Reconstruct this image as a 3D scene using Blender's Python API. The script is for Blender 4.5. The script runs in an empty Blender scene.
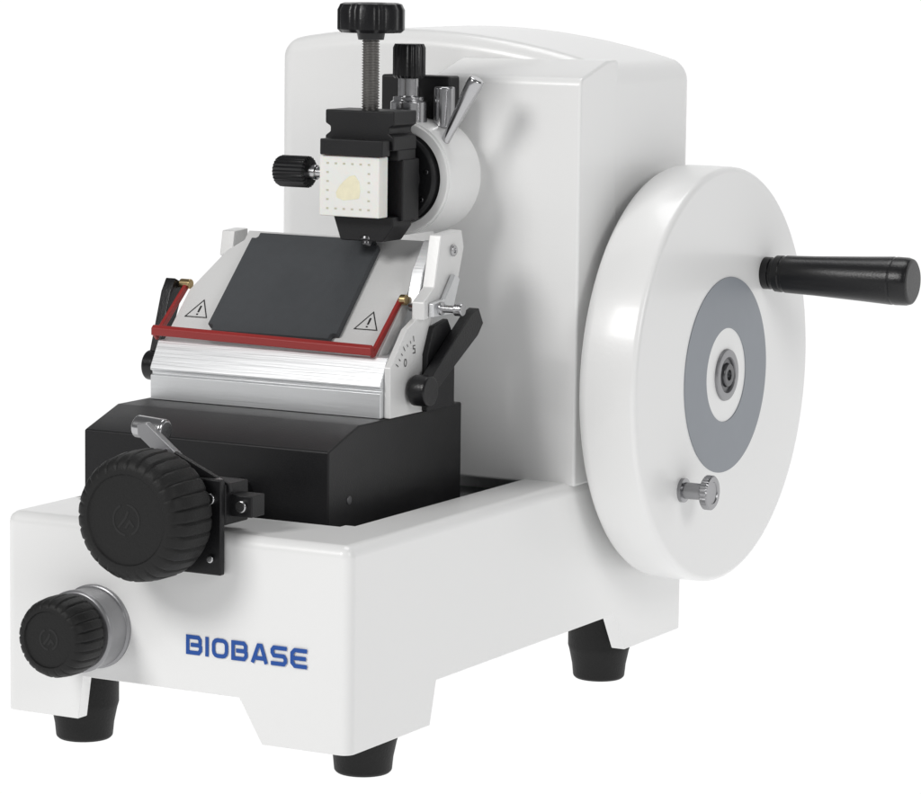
import bpy, bmesh, math, random
from mathutils import Vector, Matrix

sc = bpy.context.scene
col = sc.collection
sc.view_settings.view_transform = 'Standard'
sc.view_settings.look = 'None'
sc.view_settings.exposure = 0

# ------------------------------------------------------------------ materials
def mat(name, c, rough=0.4, metal=0.0, bump=0.0, bscale=200.0, var=0.0, vscale=8.0, stretch=(1,1,1), coat=0.0, rvar=0.0, sss=0.0, spec=0.5):
    m = bpy.data.materials.new(name); m.use_nodes = True
    nt = m.node_tree; b = nt.nodes["Principled BSDF"]
    b.inputs["Base Color"].default_value = (*c, 1)
    b.inputs["Roughness"].default_value = rough
    b.inputs["Metallic"].default_value = metal
    b.inputs["Specular IOR Level"].default_value = spec
    if sss:
        b.inputs["Subsurface Weight"].default_value = sss
        b.inputs["Subsurface Scale"].default_value = 0.004
    if coat: 
        b.inputs["Coat Weight"].default_value = coat
        b.inputs["Coat Roughness"].default_value = 0.12
    tc = nt.nodes.new("ShaderNodeTexCoord")
    mp = nt.nodes.new("ShaderNodeMapping"); mp.inputs["Scale"].default_value = stretch
    nt.links.new(tc.outputs["Object"], mp.inputs["Vector"])
    if var > 0 or rvar > 0:
        n = nt.nodes.new("ShaderNodeTexNoise"); n.inputs["Scale"].default_value = vscale; n.inputs["Detail"].default_value = 5
        nt.links.new(mp.outputs[0], n.inputs["Vector"])
        if var > 0:
            r = nt.nodes.new("ShaderNodeMix"); r.data_type = 'RGBA'
            r.inputs[6].default_value = (*[max(0, x*(1-var)) for x in c], 1)
            r.inputs[7].default_value = (*[min(1, x*(1+var)) for x in c], 1)
            nt.links.new(n.outputs["Fac"], r.inputs[0]); nt.links.new(r.outputs[2], b.inputs["Base Color"])
        if rvar > 0:
            mr = nt.nodes.new("ShaderNodeMapRange"); mr.inputs[3].default_value = max(0.02, rough-rvar); mr.inputs[4].default_value = rough+rvar
            nt.links.new(n.outputs["Fac"], mr.inputs[0]); nt.links.new(mr.outputs[0], b.inputs["Roughness"])
    if bump > 0:
        n2 = nt.nodes.new("ShaderNodeTexNoise"); n2.inputs["Scale"].default_value = bscale; n2.inputs["Detail"].default_value = 3
        bp = nt.nodes.new("ShaderNodeBump"); bp.inputs["Strength"].default_value = bump; bp.inputs["Distance"].default_value = 0.001
        nt.links.new(mp.outputs[0], n2.inputs["Vector"]); nt.links.new(n2.outputs["Fac"], bp.inputs["Height"])
        nt.links.new(bp.outputs[0], b.inputs["Normal"])
    return m

WHITE = mat("white_enamel", (0.845, 0.846, 0.842), 0.33, bump=0.08, bscale=260, var=0.012, vscale=6, coat=0.25, rvar=0.06)
BLKAN = mat("black_anodised", (0.008, 0.008, 0.009), 0.42, bump=0.12, bscale=900, var=0.25, vscale=20, rvar=0.08, spec=0.35)
BLKPL = mat("black_plastic", (0.008, 0.008, 0.009), 0.30, bump=0.15, bscale=600, var=0.2, vscale=30, rvar=0.06, spec=0.4)
RUBBER = mat("black_rubber", (0.009, 0.009, 0.009), 0.55, bump=0.3, bscale=500, var=0.2, spec=0.3)
ALU = mat("brushed_aluminium", (0.74, 0.75, 0.76), 0.36, 0.7, bump=0.12, bscale=120, var=0.05, vscale=60, stretch=(0.15, 6, 6), rvar=0.08)
SATIN = mat("satin_plate", (0.76, 0.76, 0.755), 0.42, 0.2, bump=0.08, bscale=400, var=0.02, rvar=0.05)
STEEL = mat("polished_steel", (0.48, 0.48, 0.49), 0.22, 1.0, var=0.05, vscale=80, rvar=0.06)
DKSTEEL = mat("dark_steel", (0.13, 0.13, 0.135), 0.30, 1.0, var=0.1, vscale=80)
BRASS = mat("brass_screw", (0.45, 0.34, 0.18), 0.3, 1.0)
RED = mat("red_paint", (0.30, 0.020, 0.018), 0.38, bump=0.08, bscale=300, var=0.06, coat=0.1)
PAD = mat("grey_pad", (0.060, 0.064, 0.069), 0.65, bump=0.25, bscale=1400, var=0.08, vscale=120, spec=0.3)
RINGG = mat("grey_ring_print", (0.265, 0.285, 0.315), 0.45, var=0.03, vscale=60)
CASS = mat("cassette_plastic", (0.84, 0.835, 0.80), 0.45, var=0.03, vscale=60, sss=0.3)
CASSY = mat("paraffin_yellow", (0.84, 0.79, 0.58), 0.5, var=0.12, vscale=150)
BLUE = mat("blue_print", (0.003, 0.070, 0.34), 0.4, var=0.03)
INK = mat("black_ink", (0.012, 0.012, 0.012), 0.5)
GREYC = mat("grey_collar", (0.30, 0.30, 0.31), 0.35, 0.6, bump=0.1, bscale=500, var=0.06)
TRAYGREY = mat("grey_tray_plate", (0.22, 0.225, 0.23), 0.5, bump=0.1, bscale=500, var=0.08)

# ------------------------------------------------------------------ helpers
LOC = {}
def finish(name, bm, m, parent=None, bevel=0.0, seg=3, ang=32, weighted=True):
    bmesh.ops.remove_doubles(bm, verts=bm.verts, dist=1e-7)
    bmesh.ops.recalc_face_normals(bm, faces=bm.faces)
    mn = Vector([min(v.co[i] for v in bm.verts) for i in range(3)])
    mx = Vector([max(v.co[i] for v in bm.verts) for i in range(3)])
    c = (mn+mx)/2
    for v in bm.verts: v.co -= c
    me = bpy.data.meshes.new(name); bm.to_mesh(me); bm.free()
    mats = m if isinstance(m, list) else [m]
    for q in mats: me.materials.append(q)
    for p in me.polygons: p.use_smooth = True
    if not bevel: me.set_sharp_from_angle(angle=math.radians(ang))
    ob = bpy.data.objects.new(name, me); col.objects.link(ob)
    if parent is not None:
        ob.parent = parent
        ob.location = c - LOC[parent.name]
    else: ob.location = c
    LOC[ob.name] = c
    if bevel:
        b = ob.modifiers.new("b", 'BEVEL'); b.width = bevel; b.segments = seg; b.limit_method = 'ANGLE'; b.angle_limit = math.radians(ang); b.use_clamp_overlap = True
        if weighted:
            w = ob.modifiers.new("w", 'WEIGHTED_NORMAL'); w.keep_sharp = True
    return ob

def add_box(bm, x0, x1, y0, y1, z0, z1, mi=0):
    vs = [bm.verts.new((x, y, z)) for x in (x0, x1) for y in (y0, y1) for z in (z0, z1)]
    for f in ((0,1,3,2),(4,6,7,5),(0,4,5,1),(2,3,7,6),(0,2,6,4),(1,5,7,3)):
        bm.faces.new([vs[i] for i in f]).material_index = mi
    return vs

def box(name, x0, x1, y0, y1, z0, z1, m, parent, bevel=0.001, seg=3):
    bm = bmesh.new(); add_box(bm, x0, x1, y0, y1, z0, z1)
    return finish(name, bm, m, parent, bevel, seg)

def add_prism(bm, pts, off, mi=0):
    off = Vector(off)
    a = [bm.verts.new(Vector(p)) for p in pts]; b = [bm.verts.new(Vector(p)+off) for p in pts]
    n = len(pts)
    bm.faces.new(a).material_index = mi; bm.faces.new(b[::-1]).material_index = mi
    for i in range(n):
        bm.faces.new((a[i], a[(i+1) % n], b[(i+1) % n], b[i])).material_index = mi

def prism(name, pts, off, m, parent, bevel=0.001, seg=3, ang=32):
    bm = bmesh.new(); add_prism(bm, pts, off)
    return finish(name, bm, m, parent, bevel, seg, ang)

def yz(pts, x): return [(x, p[0], p[1]) for p in pts]

def add_lathe(bm, o, a, prof, n=64, rf=None, closed=False, mi=0):
    o = Vector(o); a = Vector(a).normalized()
    u = a.cross(Vector((0, 0, 1)))
    if u.length < 1e-3: u = a.cross(Vector((0, 1, 0)))
    u.normalize(); v = a.cross(u)
    rings = []
    for s, r in prof:
        ring = []
        for i in range(n):
            t = 2*math.pi*i/n
            rr = r*(rf(t, s, r) if rf else 1)
            ring.append(bm.verts.new(o+a*s+(u*math.cos(t)+v*math.sin(t))*rr))
        rings.append(ring)
    k = len(rings)
    for j in range(k if closed else k-1):
        A = rings[j]; B = rings[(j+1) % k]
        for i in range(n):
            bm.faces.new((A[i], A[(i+1) % n], B[(i+1) % n], B[i])).material_index = mi
    if not closed:
        bm.faces.new(rings[0][::-1]).material_index = mi; bm.faces.new(rings[-1]).material_index = mi

def lathe(name, o, a, prof, m, parent, n=64, rf=None, closed=False, bevel=0.0006, ang=32):
    bm = bmesh.new(); add_lathe(bm, o, a, prof, n, rf, closed)
    return finish(name, bm, m, parent, bevel, 2, ang)

def cylp(L, r, c=0.001):
    return [(0, r-c), (c, r), (L-c, r), (L, r-c)]

def empty(name, loc, parent=None):
    e = bpy.data.objects.new(name, None); col.objects.link(e); e.empty_display_size = 0.02
    L = Vector(loc)
    if parent is not None:
        e.parent = parent; e.location = L - LOC[parent.name]
    else: e.location = L
    LOC[e.name] = L
    return e

def sub(ob, cutbm):
    me = bpy.data.meshes.new("cut"); bmesh.ops.recalc_face_normals(cutbm, faces=cutbm.faces); cutbm.to_mesh(me); cutbm.free()
    c = bpy.data.objects.new("cut", me); col.objects.link(c)
    md = ob.modifiers.new("bo", 'BOOLEAN'); md.operation = 'DIFFERENCE'; md.object = c; md.solver = 'EXACT'
    bpy.context.view_layer.update()
    dg = bpy.context.evaluated_depsgraph_get()
    nm = bpy.data.meshes.new_from_object(ob.evaluated_get(dg))
    ob.modifiers.clear(); old = ob.data; ob.data = nm
    bpy.data.objects.remove(c)

GZ = -0.033
# ------------------------------------------------------------------ setting
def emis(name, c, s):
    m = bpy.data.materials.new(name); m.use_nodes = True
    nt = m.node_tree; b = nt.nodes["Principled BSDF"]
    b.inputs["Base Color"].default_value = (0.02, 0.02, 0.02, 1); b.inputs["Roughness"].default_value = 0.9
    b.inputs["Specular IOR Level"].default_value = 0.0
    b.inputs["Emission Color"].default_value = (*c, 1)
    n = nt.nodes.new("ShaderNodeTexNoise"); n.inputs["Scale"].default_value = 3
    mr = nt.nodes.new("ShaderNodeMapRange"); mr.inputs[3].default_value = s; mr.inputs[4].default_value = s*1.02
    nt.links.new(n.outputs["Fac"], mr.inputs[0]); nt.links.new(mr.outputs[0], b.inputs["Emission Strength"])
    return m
bm = bmesh.new()
prof = [(-4.0, GZ)] + [(-1.5, GZ)]
for i in range(13):
    t = math.radians(90*i/12); prof.append((3.2+0.8*math.sin(t), GZ+0.8-0.8*math.cos(t)))
prof.append((4.0, 3.0))
prev = None
for y, z in prof:
    cur = [bm.verts.new((x, y, z)) for x in (-5, 5)]
    if prev: bm.faces.new((prev[0], prev[1], cur[1], cur[0]))
    prev = cur
me = bpy.data.meshes.new("ground"); bm.to_mesh(me); bm.free(); me.materials.append(emis("white_light_sweep", (1, 1, 1), 1.0))  # sweep glows by emission to stay pure white and wash out shadows
for p in me.polygons: p.use_smooth = True
g = bpy.data.objects.new("ground", me); col.objects.link(g); g["kind"] = "structure"
g["label"] = "seamless white sweep under the machine, made to glow so shadows wash out"

# ------------------------------------------------------------------ root
root = empty("microtome", (0.15, 0.28, GZ))
root["label"] = "white rotary microtome with large handwheel and black knobs"
root["category"] = "microtome"

# ------------------------------------------------------------------ base
H = 0.1516; W = 0.30; D = 0.560
bm = bmesh.new(); add_box(bm, 0, W, 0, D, 0, H)
ed = [e for e in bm.edges if not (abs(e.verts[0].co.z) < 1e-6 and abs(e.verts[1].co.z) < 1e-6)]
bmesh.ops.bevel(bm, geom=ed, offset=0.009, segments=6, profile=0.5, affect='EDGES', clamp_overlap=True)
bmesh.ops.recalc_face_normals(bm, faces=bm.faces)
me = bpy.data.meshes.new("base"); bm.to_mesh(me); bm.free(); me.materials.append(WHITE)
base = bpy.data.objects.new("base", me); col.objects.link(base)
c = bmesh.new(); add_box(c, 0.012, W-0.012, 0.012, D-0.012, -0.02, 0.031); sub(base, c)
c = bmesh.new(); add_prism(c, [(0.066,-0.1,-0.01),(0.066,-0.1,0.0),(0.0705,-0.1,0.0325),(0.2075,-0.1,0.0325),(0.227,-0.1,0.0),(0.227,-0.1,-0.01)], (0, 1.0, 0)); sub(base, c)
c = bmesh.new(); add_prism(c, [(-0.1,0.119,-0.01),(-0.1,0.119,0.0),(-0.1,0.128,0.0325),(-0.1,0.428,0.0325),(-0.1,0.448,0.0),(-0.1,0.448,-0.01)], (0.6, 0, 0)); sub(base, c)
c = bmesh.new(); add_box(c, 0.008, 0.256, 0.073, 0.40, 0.125, 0.2)
bmesh.ops.bevel(c, geom=[e for e in c.edges if abs(e.verts[0].co.z-e.verts[1].co.z) > 0.01], offset=0.008, segments=4, affect='EDGES'); sub(base, c)
bc = Vector((0.15, 0.28, 0.0))
for v in base.data.vertices: v.co -= bc
base.parent = root; base.location = bc - LOC["microtome"]; LOC["base"] = bc
for p in base.data.polygons: p.use_smooth = True
b = base.modifiers.new("b", 'BEVEL'); b.width = 0.0020; b.segments = 3; b.limit_method = 'ANGLE'; b.angle_limit = math.radians(40)
w = base.modifiers.new("w", 'WEIGHTED_NORMAL'); w.keep_sharp = True
box("tray_grey_plate", 0.009, 0.255, 0.074, 0.392, 0.1245, 0.134, TRAYGREY, root, 0.001)  # added grey plate, puts a grey band in the recess around the block

# lettering
def ribbon(bm, pts, w, closed, fmap, mi=0):
    n = len(pts); P = [Vector(p) for p in pts]
    L = []; R = []
    for i in range(n):
        if closed: a = P[i-1]; b_ = P[(i+1) % n]
        else: a = P[i-1] if i > 0 else None; b_ = P[i+1] if i < n-1 else None
        d0 = (P[i]-a).normalized() if a is not None else None
        d1 = (b_-P[i]).normalized() if b_ is not None else None
        if d0 is None: d0 = d1
        if d1 is None: d1 = d0
        n0 = Vector((-d0.y, d0.x)); n1 = Vector((-d1.y, d1.x))
        mN = (n0+n1).normalized(); k = 1/max(0.4, mN.dot(n0))
        L.append(P[i]+mN*w/2*k); R.append(P[i]-mN*w/2*k)
    vl = [bm.verts.new(fmap(p)) for p in L]; vr = [bm.verts.new(fmap(p)) for p in R]
    for i in range(n if closed else n-1):
        j = (i+1) % n
        bm.faces.new((vl[i], vl[j], vr[j], vr[i])).material_index = mi
def rr(x0, y0, x1, y1, r, k=3):
    pts = []
    for cx, cy, a0 in ((x1-r, y0+r, -90), (x1-r, y1-r, 0), (x0+r, y1-r, 90), (x0+r, y0+r, 180)):
        for i in range(k+1):
            t = math.radians(a0+90*i/k); pts.append((cx+r*math.cos(t), cy+r*math.sin(t)))
    return pts
def letter(ch, w):
    h = w/2; e = 1-h
    if ch == 'B': return [([(h,h),(0.78,h),(e,0.14+h),(e,0.42),(0.80,0.5),(h+0.18,0.5)], False), ([(0.80,0.5),(e-0.03,0.60),(e-0.03,e-0.12),(0.76,e),(h,e)], False), ([(h,0),(h,1)], False)]
    if ch == 'I': return [([(h,0),(h,1)], False)]
    if ch == 'O': return [(rr(h,h,e,e,0.24), True)]
    if ch == 'A': return [([(h*0.9,0),(0.45,e),(0.62,e),(1-h*0.6,0)], False), ([(0.30,0.26),(0.80,0.26)], False)]
    if ch == 'S': return [([(0.02,h),(0.80,h),(e,0.22),(e,0.36),(0.80,0.5),(0.20,0.5),(h,0.64),(h,0.78),(0.20,e),(0.98,e)], False)]
    if ch == 'E': return [([(1,h),(h+0.16,h),(h,h+0.16),(h,e-0.16),(h+0.16,e),(1,e)], False), ([(h,0.5),(0.94,0.5)], False)]
bm = bmesh.new(); x = 0.162; lw = 0.0163; lh = 0.0146; gap = 0.0027; k = 0
for ch in "BIOBASE":
    cw = lw*0.86
    th = 0.21
    for pts, cl in letter(ch, th):
        k += 1
        ribbon(bm, pts, th, cl, lambda p, x=x, sx=lw*0.86, k=k: Vector((x+p.x*sx, -0.0005-0.00004*k, 0.0600+p.y*lh)))
    x += (0.0030 if ch == 'I' else cw)+gap
lg = finish("lettering", bm, BLUE, root, 0); lg["label"] = "blue capital letters BIOBASE printed on base"

# feet
def foot(x, y, zt, nm, zb=GZ):
    return lathe(nm, (x, y, zb), (0, 0, 1), [(0, 0.0195), (0.002, 0.0215), (0.012, 0.0225), (0.024, 0.0250), (0.028, 0.0262), (zt-zb, 0.0262)], RUBBER, root, 40, bevel=0.0008)
foot(0.262, 0.086, 0.031, "foot"); foot(0.040, 0.046, 0.031, "foot", -0.026); foot(0.262, 0.478, 0.031, "foot"); foot(0.045, 0.50, 0.031, "foot")

# ------------------------------------------------------------------ housing
pts = [(-0.005, 0.148), (-0.005, 0.494)]
for i in range(1, 16):
    x_ = 0.3*i/16
    pts.append((x_, 0.4955 + x_*0.185 - (x_**2)*0.80))
pts += [(0.3, 0.4790), (0.3, 0.148)]
hs = prism("housing", [(p[0], 0.394, p[1]) for p in pts], (0, 0.165, 0), WHITE, root, 0.0145, 8, 30)
fp = prism("front_cover", yz([(0.348, 0.149), (0.348, 0.4685), (0.351, 0.4725), (0.395, 0.4850), (0.414, 0.4860), (0.414, 0.149)], 0.170), (0.1315, 0, 0), WHITE, root, 0.0034, 4)

# ------------------------------------------------------------------ handwheel
wh = empty("handwheel", (0.338, 0.496, 0.228), root)
R = 0.1703
prof = [(-0.012, 0.05), (0, 0.05), (0, R-0.012)]
for i in range(7):
    t = math.radians(90*i/6); prof.append((0.010-0.010*math.cos(t), R-0.010+0.010*math.sin(t)))
prof += [(0.028, R+0.0002)]
for i in range(7):
    t = math.radians(90*i/6); prof.append((0.0521-0.005+0.005*math.sin(t), R-0.005+0.005*math.cos(t)))
prof += [(0.0521, 0.06)]
bm = bmesh.new(); add_lathe(bm, (0.312, 0.496, 0.228), (1, 0, 0), prof, 160)
finish("wheel_disc", bm, WHITE, wh, 0, ang=40)
X0 = 0.3641
lathe("wheel_ring", (X0, 0.496, 0.228), (1, 0, 0), [(0.0001, 0.0385), (0.0007, 0.0387), (0.0007, 0.0803), (0.0001, 0.0805)], RINGG, wh, 128, closed=True, bevel=0)
lathe("hub_ring", (X0, 0.496, 0.228), (1, 0, 0), [(0.0001, 0.0215), (0.0020, 0.0210), (0.0026, 0.0200), (0.0026, 0.0150), (0.0012, 0.0143), (0.0001, 0.0143)], GREYC, wh, 48, closed=True, bevel=0.0002)
bm = bmesh.new()
add_lathe(bm, (X0, 0.496, 0.228), (1, 0, 0), [(-0.001, 0.0143), (0.0004, 0.0141), (0.0006, 0.0100), (0.0030, 0.0095), (0.0036, 0.0088), (0.0036, 0.0045), (0.0012, 0.0040)], 48)
finish("hub_bolt", bm, DKSTEEL, wh, 0.0003, 2)
bm = bmesh.new()
add_lathe(bm, (X0, 0.572, 0.306), (1, 0, 0), [(-0.002, 0.0135), (0.006, 0.0135), (0.0065, 0.0120), (0.010, 0.0120), (0.0105, 0.0152), (0.016, 0.0154), (0.0165, 0.0146), (0.019, 0.0146), (0.0195, 0.0156), (0.045, 0.0164), (0.09, 0.0186), (0.114, 0.0199), (0.116, 0.0193), (0.1175, 0.0199), (0.127, 0.0197), (0.1305, 0.0186), (0.132, 0.0160)], 56)
finish("handle", bm, BLKPL, wh, 0.0003, 2)
bm = bmesh.new()
add_lathe(bm, (X0, 0.416, 0.143), (1, 0, 0), [(-0.001, 0.0098), (0.0030, 0.0098), (0.0035, 0.0068), (0.020, 0.0066), (0.0205, 0.0125), (0.0215, 0.0140), (0.0265, 0.0140), (0.0275, 0.0128), (0.0275, 0.009), (0.0268, 0.0085)], 160,
          lambda t, s, r: 1-(0.05*(0.5+0.5*math.cos(32*t)) if r > 0.0130 else 0))
finish("locking_pin", bm, mat("pin_steel", (0.34, 0.34, 0.35), 0.28, 1.0, var=0.06, vscale=80), wh, 0)

# ------------------------------------------------------------------ front knobs
def lob(n, d, p=1.0):
    return lambda t, s, r: 1 - d*(0.5-0.5*math.cos(n*t))**p
bk = empty("coarse_knob", (0.149, -0.02, 0.166), root)
def knob_prof(Rr, L):
    return [(0, Rr*0.84), (0.004, Rr*0.95), (0.010, Rr), (L*0.55, Rr), (L*0.80, Rr*0.97), (L*0.93, Rr*0.90), (L*0.985, Rr*0.82), (L, Rr*0.75), (L, Rr*0.70), (L-0.0012, Rr*0.68), (L-0.0012, Rr*0.30)]
def ribf(n, d, Rr):
    def f(t, s, r):
        if r < Rr*0.80: return 1
        c_ = math.cos(n*t); g_ = max(0.0, c_)**5
        return 1 - d*g_
    return f
lathe("grip", (0.149, -0.012, 0.166), (0, -1, 0), knob_prof(0.0475, 0.048), RUBBER, bk, 336, ribf(28, 0.030, 0.0475), bevel=0)
lathe("shaft", (0.149, -0.016, 0.166), (0, 1, 0), [(0, 0.016), (0.02, 0.016), (0.0205, 0.010), (0.112, 0.010)], DKSTEEL, bk, 40)
sk = empty("fine_knob", (0.082, -0.02, 0.072), root)
lathe("grip", (0.082, -0.026, 0.072), (0, -1, 0), knob_prof(0.030, 0.035), RUBBER, sk, 288, ribf(24, 0.034, 0.030), bevel=0)
lathe("collar", (0.082, 0.001, 0.072), (0, -1, 0), [(0, 0.0315), (0.0035, 0.0315), (0.004, 0.0298), (0.021, 0.0298), (0.0215, 0.0308), (0.0255, 0.0308), (0.027, 0.029)], GREYC, sk, 64)
EMB = mat("embossed_black", (0.010, 0.010, 0.010), 0.42, spec=0.4)
def emb(cx, cy, cz, R0, par):
    bm = bmesh.new()
    fm = lambda p: Vector((cx+p.x, cy, cz+p.y))
    ribbon(bm, [(R0*math.cos(math.radians(115+8*t)), R0*math.sin(math.radians(115+8*t))) for t in range(20)], 0.0016, False, fm)
    ribbon(bm, [(R0*math.cos(math.radians(-65+8*t)), R0*math.sin(math.radians(-65+8*t))) for t in range(20)], 0.0016, False, fm)
    q = R0*0.60
    ribbon(bm, [(-q, -q*.9), (-q*.1, q*.2), (q*0.25, q)], 0.0018, False, fm)
    ribbon(bm, [(-q*.1, -q*.9), (q*0.45, -q*0.1), (q, -q*.7)], 0.0018, False, fm)
    bmesh.ops.solidify(bm, geom=bm.faces, thickness=0.0005)
    finish("embossed_mark", bm, EMB, par, 0)
emb(0.149, -0.0590, 0.166, 0.011, bk); emb(0.082, -0.0600, 0.072, 0.0075, sk)

br = empty("feed_bracket", (0.17, 0.0, 0.16), root)
box("bracket_plate", 0.150, 0.196, -0.0075, -0.0015, 0.122, 0.192, BLKAN, br, 0.0012)
bm = bmesh.new()
add_box(bm, 0.168, 0.196, -0.0010, 0.030, 0.158, 0.188); add_box(bm, 0.180, 0.214, 0.006, 0.024, 0.164, 0.180)
finish("bracket_arm", bm, BLKAN, br, 0.0012)
for k_, (xx, yy, zz, r_) in enumerate([(0.1880, -0.007, 0.178, 0.0042), (0.1885, -0.007, 0.134, 0.0028), (0.206, 0.0065, 0.172, 0.0045), (0.1725, -0.007, 0.184, 0.0032)]):
    lathe("bracket_bolt", (xx, yy, zz), (0, -1, 0), cylp(0.004, r_, 0.0006), STEEL, br, 20, bevel=0.0003)
lathe("clutch_pin", (0.105, 0.02, 0.221), (1, -0.05, -0.05), cylp(0.027, 0.0085, 0.0015), STEEL, br, 36)
d = Vector((0.046, 0, -0.035)); nrm = Vector((0.61, 0, 0.79))*0.0064
p0 = Vector((0.120, 0.004, 0.222))
prism("clutch_lever", [p0+nrm, p0+d*0.6+nrm, p0+d+nrm*1.2, p0+d*1.14, p0+d-nrm*1.2, p0+d*0.6-nrm, p0-nrm, p0-d*0.10], (0, 0.006, 0), GREYC, br, 0.0012)
p0 = Vector((0.150, 0.000, 0.206)); d2 = Vector((0.046, 0, -0.022)); n2 = Vector((0.43, 0, 0.90))*0.005
prism("clutch_arm", [p0+n2*.6, p0+d2+n2, p0+d2*1.08, p0+d2-n2, p0-n2*.6], (0, 0.0035, 0), BLKAN, br, 0.001)
lathe("clutch_screw", (0.166, 0.008, 0.189), (0, -1, 0), cylp(0.016, 0.0062, 0.001), STEEL, br, 28)
lathe("clutch_screw", (0.190, 0.002, 0.188), (0, -1, 0), cylp(0.008, 0.0042, 0.0008), STEEL, br, 28)
lathe("clutch_screw", (0.140, 0.005, 0.2065), (0, -1, 0), cylp(0.006, 0.0030, 0.0006), DKSTEEL, br, 20)

# ------------------------------------------------------------------ black slide block
sb = prism("slide_block", yz([(0.095, 0.126), (0.095, 0.202), (0.140, 0.217), (0.300, 0.217), (0.300, 0.126)], 0.006), (0.219, 0, 0), BLKAN, root, 0.0015)
lathe("block_screw", (0.2245, 0.125, 0.162), (1, 0, 0), cylp(0.0012, 0.0035, 0.0004), DKSTEEL, root, 20, bevel=0.0002)

# ------------------------------------------------------------------ knife holder
kh = empty("knife_holder", (0.118, 0.23, 0.217), root)
prism("holder_base", yz([(0.176, 0.2172), (0.176, 0.2365), (0.1785, 0.2375), (0.1785, 0.2395), (0.1755, 0.2405), (0.1755, 0.243), (0.187, 0.263), (0.215, 0.263), (0.286, 0.263), (0.286, 0.2172)], 0.013), (0.209, 0, 0), ALU, kh, 0.0006)
S2 = math.sqrt(0.5); PO = Vector((0, 0.190, 0.259)); PD = Vector((0, S2, S2)); PN = Vector((0, -S2, S2))
def pl(x_, s, h=0.0): return Vector((x_, 0, 0))+PO+PD*s+PN*h
prism("blade_plate", [pl(.014, .0), pl(.014, .058), pl(.030, .100), pl(.041, .112), pl(.041, .122), pl(.206, .122), pl(.210, .06), pl(.210, 0)], PN*-0.010, SATIN, kh, 0.0008)
prism("blade_support", yz([(0.205, 0.262), (0.270, 0.330), (0.290, 0.330), (0.284, 0.262)], 0.022), (0.182, 0, 0), ALU, kh, 0.001)
bm = bmesh.new(); add_prism(bm, [pl(.051, .014), pl(.169, .014), pl(.1685, .1155), pl(.0515, .1155)], PN*0.006)
bmesh.ops.bevel(bm, geom=[e for e in bm.edges if abs((e.verts[0].co-e.verts[1].co).normalized().dot(PN)) > 0.99], offset=0.0055, segments=5, affect='EDGES')
finish("cover_pad", bm, PAD, kh, 0.0008)
def warn(cx, cs, sz, nm):
    bm = bmesh.new(); fm = lambda p: pl(cx+p.x, cs+p.y, 0.0003)
    hgt = sz*0.87
    ribbon(bm, [(-sz/2, 0), (sz/2, 0), (0, hgt)], 0.0009, True, fm)
    ribbon(bm, [(0, hgt*0.28), (0, hgt*0.66)], 0.0016, False, fm); ribbon(bm, [(0, hgt*0.12), (0, hgt*0.20)], 0.0016, False, fm)
    finish(nm, bm, INK, kh, 0)
warn(0.0325, 0.030, 0.020, "warning_mark"); warn(0.188, 0.030, 0.020, "warning_mark")
bm = bmesh.new()
add_prism(bm, [(0.010, 0.181, 0.267), (0.010, 0.181, 0.2730), (0.010, 0.1840, 0.2755), (0.010, 0.1865, 0.2735), (0.010, 0.1865, 0.268)], (0.2000, 0, -0.0030))
add_prism(bm, [pl(0.0085, 0.002, 0.0085), pl(0.0085, 0.064, 0.003), pl(0.0085, 0.064, -0.002), pl(0.0085, 0.002, 0.003)], (0.0032, 0, 0))
add_prism(bm, [pl(0.2066, 0.000, 0.0085), pl(0.2066, 0.060, 0.005), pl(0.2066, 0.060, 0.0008), pl(0.2066, 0.000, 0.003)], (0.0032, 0, 0))
finish("blade_guard", bm, RED, kh, 0.0008, 3)
lathe("guard_pivot", pl(0.004, 0.062, 0.001), (1, 0, 0), cylp(0.010, 0.0040, 0.0006), BRASS, kh, 20, bevel=0.0003)
lathe("guard_pivot", pl(0.2085, 0.059, 0.0035), (1, 0, 0), cylp(0.006, 0.0042, 0.0006), BRASS, kh, 20, bevel=0.0003)
prism("angle_plate", yz([(0.181, 0.2172), (0.181, 0.256), (0.206, 0.283), (0.222, 0.290), (0.244, 0.290), (0.244, 0.2172)], 0.2222), (0.0055, 0, 0), SATIN, kh, 0.0008)
bm = bmesh.new(); fm = lambda p: Vector((0.2281, p.x, p.y))
for i in range(7):
    t = math.radians(150-8*i); cy, cz = 0.224, 0.238
    r1 = 0.0405 if i % 3 == 0 else 0.0385
    ribbon(bm, [(cy+0.0360*math.cos(t), cz+0.0360*math.sin(t)), (cy+r1*math.cos(t), cz+r1*math.sin(t))], 0.0007, False, fm)
ribbon(bm, [(0.2035+0.0017*math.cos(t*math.pi/8), 0.2580+0.0028*math.sin(t*math.pi/8)) for t in range(16)], 0.0007, True, fm)
ribbon(bm, [(0.2185, 0.2700), (0.2155, 0.2700), (0.2155, 0.2675), (0.2181, 0.2675), (0.2185, 0.2643), (0.2150, 0.2643)], 0.0007, False, fm)
finish("angle_scale", bm, INK, kh, 0)
prism("side_block", yz([(0.230, 0.2175), (0.230, 0.262), (0.240, 0.283), (0.262, 0.287), (0.274, 0.270), (0.274, 0.2175)], 0.2275), (0.005, 0, 0), BLKAN, kh, 0.001)
prism("clamp_plate", yz([(0.248, 0.353), (0.281, 0.355), (0.285, 0.341), (0.268, 0.293), (0.222, 0.289), (0.222, 0.303), (0.238, 0.313)], 0.2225), (0.0110, 0, 0), SATIN, kh, 0.0012)
prism("clamp_lug", yz([(0.240, 0.325), (0.258, 0.347), (0.276, 0.347), (0.276, 0.300), (0.232, 0.300)], 0.2120), (0.0100, 0, 0), ALU, kh, 0.0008)
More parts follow.
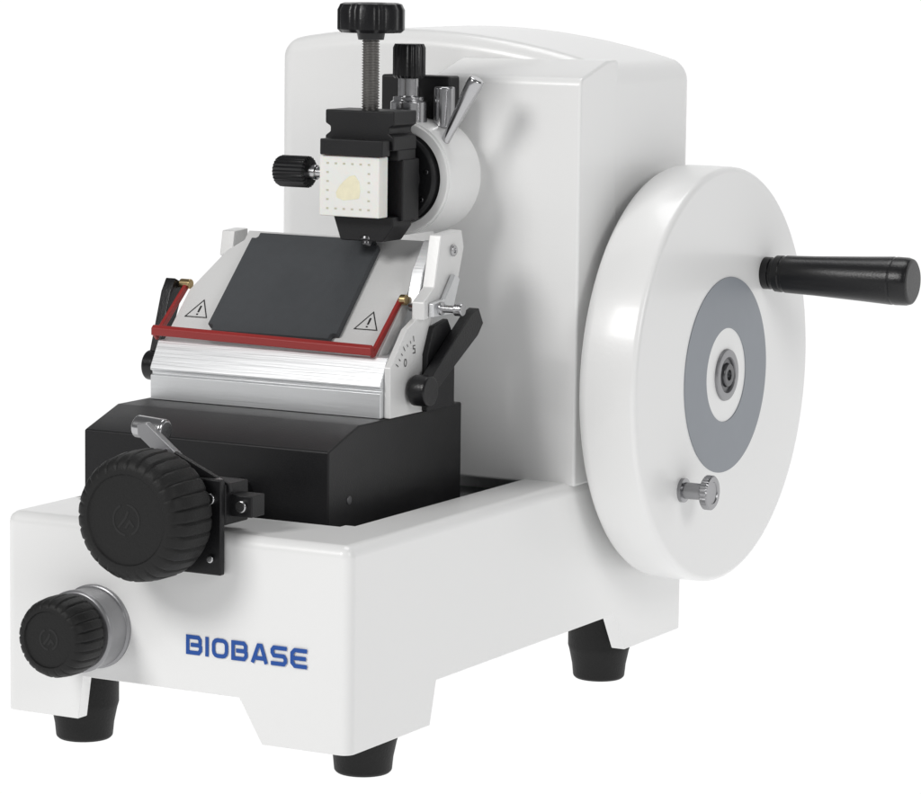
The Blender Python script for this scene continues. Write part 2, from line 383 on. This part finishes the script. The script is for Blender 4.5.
prism("clamp_latch", yz([(0.228, 0.291), (0.228, 0.302), (0.246, 0.304), (0.262, 0.322), (0.270, 0.318), (0.258, 0.291)], 0.2340), (0.0045, 0, 0), ALU, kh, 0.0010)
lathe("clamp_screw_head", (0.2335, 0.266, 0.340), (1, 0, 0), [(0, .0045), (.002, .0045), (.0025, .004), (.0025, .002), (.0015, .0018)], STEEL, kh, 24, bevel=0.0002)
prism("clamp_plate", yz([(0.266, 0.345), (0.286, 0.346), (0.286, 0.325), (0.262, 0.325)], 0.022), (0.012, 0, 0), SATIN, kh, 0.001)
lathe("clamp_rod", (0.212, 0.238, 0.2975), (1, 0, 0), [(0, .0035), (.001, .004), (.026, .004), (.0265, .0052), (.029, .0052), (.0295, .0030), (.040, .0030), (.0405, .0050), (.046, .0050), (.047, .0045)], STEEL, kh, 24, bevel=0.0002)
def lever(nm, x0, pv, tip, w0, w1, th, hubr, s):
    bm = bmesh.new()
    a = Vector((0, *pv)); b_ = Vector((0, *tip)); dd = (b_-a).normalized(); nn = Vector((0, -dd.z, dd.y))
    X = Vector((x0, 0, 0))
    add_prism(bm, [X+a-nn*w0, X+a+nn*w0, X+b_+nn*w1-dd*0.012, X+b_+nn*w1*0.7, X+b_-nn*w1*0.7, X+b_-nn*w1-dd*0.012], (th, 0, 0))
    add_lathe(bm, (x0-s*0.004 if s > 0 else x0+th+0.004, pv[0], pv[1]), (s, 0, 0), cylp(th+0.006, hubr, 0.001), 32)
    return finish(nm, bm, BLKPL, kh, 0.0018, 3)
lever("clamping_lever", 0.234, (0.214, 0.236), (0.297, 0.287), 0.0065, 0.0105, 0.009, 0.0120, 1)
lever("clamping_lever", -0.006, (0.205, 0.240), (0.232, 0.306), 0.0055, 0.0085, 0.009, 0.0120, -1)

# ------------------------------------------------------------------ specimen head
sh = empty("specimen_head", (0.174, 0.30, 0.393), root)
bm = bmesh.new(); add_lathe(bm, (0.174, 0.400, 0.393), (0, -1, 0), [(0, 0.037), (0.062, 0.037), (0.063, 0.0455), (0.1125, 0.0455), (0.1125, 0.0440), (0.1145, 0.0440), (0.1150, 0.0435), (0.115, 0.0372), (0.110, 0.037), (0.110, 0.02)], 96)
finish("orientation_drum", bm, WHITE, sh, 0.0005, 2)
lathe("orientation_disc", (0.174, 0.291, 0.393), (0, -1, 0), [(0, 0.0355), (0.010, 0.0355), (0.012, 0.033), (0.012, 0.022), (0.018, 0.020), (0.030, 0.018)], BLKAN, sh, 64)
for i in range(8):
    t = math.pi/4*i+0.2
    lathe("disc_screw", (0.174+0.029*math.cos(t), 0.2795, 0.393+0.029*math.sin(t)), (0, -1, 0), cylp(0.0016, 0.0018, 0.0003), DKSTEEL, sh, 12, bevel=0)
bm = bmesh.new(); add_lathe(bm, (0.174, 0.300, 0.432), (0, 0, 1), [(0, 0.0145), (0.020, 0.0145), (0.0215, 0.0125), (0.024, 0.0125), (0.0245, 0.0085), (0.044, 0.0085)], 40)
finish("clamp_post", bm, STEEL, sh, 0.0004, 2)
lathe("clamp_post", (0.196, 0.318, 0.432), (0, 0, 1), cylp(0.032, 0.0085, 0.001), STEEL, sh, 32)
lathe("post_knob", (0.174, 0.300, 0.4705), (0, 0, 1), [(0, 0.0115), (0.002, 0.0130), (0.024, 0.0130), (0.027, 0.0115)], BLKPL, sh, 120, lob(20, 0.06), bevel=0)
box("head_bracket", 0.136, 0.198, 0.322, 0.340, 0.436, 0.472, BLKAN, sh, 0.002)
a = Vector((0.208, 0.298, 0.422)); b_ = Vector((0.236, 0.298, 0.472)); L = (b_-a).length
lathe("locking_lever", a, b_-a, [(0, 0.0036), (L*0.15, 0.0038), (L*0.55, 0.0052), (L*0.9, 0.0068), (L*0.98, 0.0062), (L, 0.005)], STEEL, sh, 28)

cl = empty("specimen_clamp", (0.168, 0.245, 0.40), root)
bm = bmesh.new()
add_box(bm, 0.140, 0.200, 0.246, 0.272, 0.362, 0.410)
add_prism(bm, [(0.138, 0.232, 0.417), (0.138, 0.232, 0.4275), (0.1425, 0.232, 0.4305), (0.1425, 0.232, 0.4345), (0.138, 0.232, 0.437), (0.138, 0.232, 0.4475), (0.1995, 0.232, 0.4475), (0.1995, 0.232, 0.437), (0.195, 0.232, 0.4345), (0.195, 0.232, 0.4305), (0.1995, 0.232, 0.4275), (0.1995, 0.232, 0.417)], (0, 0.036, 0))
add_prism(bm, [(0.150, 0.236, 0.346), (0.143, 0.236, 0.366), (0.197, 0.236, 0.366), (0.197, 0.236, 0.358), (0.188, 0.236, 0.346)], (0, 0.030, 0))
add_box(bm, 0.180, 0.199, 0.240, 0.268, 0.409, 0.418)
finish("vise_body", bm, BLKAN, cl, 0.0012, 2)
box("upper_jaw", 0.141, 0.197, 0.219, 0.231, 0.4130, 0.4255, BLKAN, cl, 0.001)
bm = bmesh.new(); prof = [(0, 0.0058)]
z_ = 0.001
while z_ < 0.066:
    prof += [(z_, 0.0060), (z_+0.0006, 0.0070), (z_+0.0010, 0.0070), (z_+0.0016, 0.0060)]; z_ += 0.0021
add_lathe(bm, (0.168, 0.250, 0.446), (0, 0, 1), prof, 40)
finish("clamp_screw", bm, mat("screw_steel", (0.30, 0.29, 0.28), 0.3, 1.0), cl, 0)
lathe("clamp_knob", (0.168, 0.250, 0.5065), (0, 0, 1), [(-0.005, 0.010), (0, 0.011), (0.0005, 0.0235), (0.003, 0.0262), (0.018, 0.0262), (0.0225, 0.0240), (0.0235, 0.021), (0.0235, 0.012), (0.0225, 0.0115)], BLKPL, cl, 192,
      lambda t, s, r: 1-(0.075*(max(0, math.cos(8*t))**2) if r > 0.018 else 0), bevel=0)
lathe("side_knob", (0.118, 0.244, 0.397), (-1, 0, 0), [(0, 0.0105), (0.0015, 0.0125), (0.026, 0.0125), (0.029, 0.0110)], BLKPL, cl, 160, lob(24, 0.07), bevel=0)
lathe("side_screw", (0.112, 0.244, 0.397), (1, 0, 0), [(0, 0.006), (0.012, 0.006), (0.0125, 0.0045), (0.030, 0.0045)], STEEL, cl, 28)
lathe("ball_stud", (0.172, 0.240, 0.349), (0.1, -0.3, -1), [(0, 0.0055), (0.003, 0.0055), (0.0035, 0.0035), (0.006, 0.0035), (0.007, 0.0025)], DKSTEEL, cl, 24)
cs = box("cassette", 0.1390, 0.1925, 0.222, 0.236, 0.3655, 0.4125, CASS, cl, 0.0010)
bm = bmesh.new()
for i in range(6):
    for j in range(6):
        if i in (0, 5) or j in (0, 5):
            x_ = 0.1465+0.0074*i; zz = 0.3715+0.0070*j
            add_box(bm, x_-0.0010, x_+0.0010, 0.2217, 0.2221, zz-0.0007, zz+0.0007)
ch_ = finish("cassette_holes", bm, mat("cassette_slot", (0.56, 0.54, 0.42), 0.6), cl, 0); ch_["kind"] = "stuff"
bm = bmesh.new()
pp = []
for px_, pz_ in [(-.010,-.008),(-.004,-.010),(.004,-.009),(.010,-.008),(.011,-.002),(.010,.005),(.006,.010),(.001,.009),(-.004,.005),(-.008,.001),(-.011,-.004)]:
    pp.append((0.165+px_, 0.2222, 0.388+pz_))
add_prism(bm, pp, (0, -0.0004, 0)); finish("tissue_sample", bm, CASSY, cl, 0.0002, 2)

# ------------------------------------------------------------------ light
def area(nm, loc, tgt, size, power, c=(1, 1, 1)):
    l = bpy.data.lights.new(nm, 'AREA'); l.shape = 'RECTANGLE'; l.size = size[0]; l.size_y = size[1]; l.energy = power; l.color = c
    o = bpy.data.objects.new(nm, l); col.objects.link(o); o.location = loc
    o.rotation_euler = (Vector(tgt)-Vector(loc)).to_track_quat('-Z', 'Y').to_euler()
area("softbox_key", (-0.6, -2.0, 1.7), (0.15, 0.3, 0.2), (0.8, 0.8), 37, (1, 0.992, 0.98))
area("softbox_side", (2.4, -0.6, 1.3), (0.2, 0.4, 0.25), (0.9, 0.9), 15, (1, 0.995, 0.985))
area("softbox_top", (0.0, 0.8, 2.2), (0.15, 0.4, 0.2), (0.9, 0.9), 12)

w = bpy.data.worlds.new("World"); sc.world = w; w.use_nodes = True
w.node_tree.nodes["Background"].inputs[0].default_value = (0.97, 0.98, 1, 1)
w.node_tree.nodes["Background"].inputs[1].default_value = 0.16

# ------------------------------------------------------------------ camera
al, e, roll = 0.49900, 0.13118, 0.01258
F = Vector((-math.sin(al)*math.cos(e), math.cos(al)*math.cos(e), -math.sin(e)))
Rr = Vector((math.cos(al), math.sin(al), 0)); U = Rr.cross(F)
R2 = Rr*math.cos(roll)+U*math.sin(roll); U2 = -Rr*math.sin(roll)+U*math.cos(roll)
cd = bpy.data.cameras.new("camera"); cd.sensor_width = 36; cd.lens = 3500/921*36; cd.clip_end = 50; cd.clip_start = 0.1
co = bpy.data.objects.new("camera", cd); col.objects.link(co)
M = Matrix((R2, U2, -F)).transposed().to_4x4(); M.translation = Vector((1.53608, -2.10798, 0.58257))
co.matrix_world = M; sc.camera = co
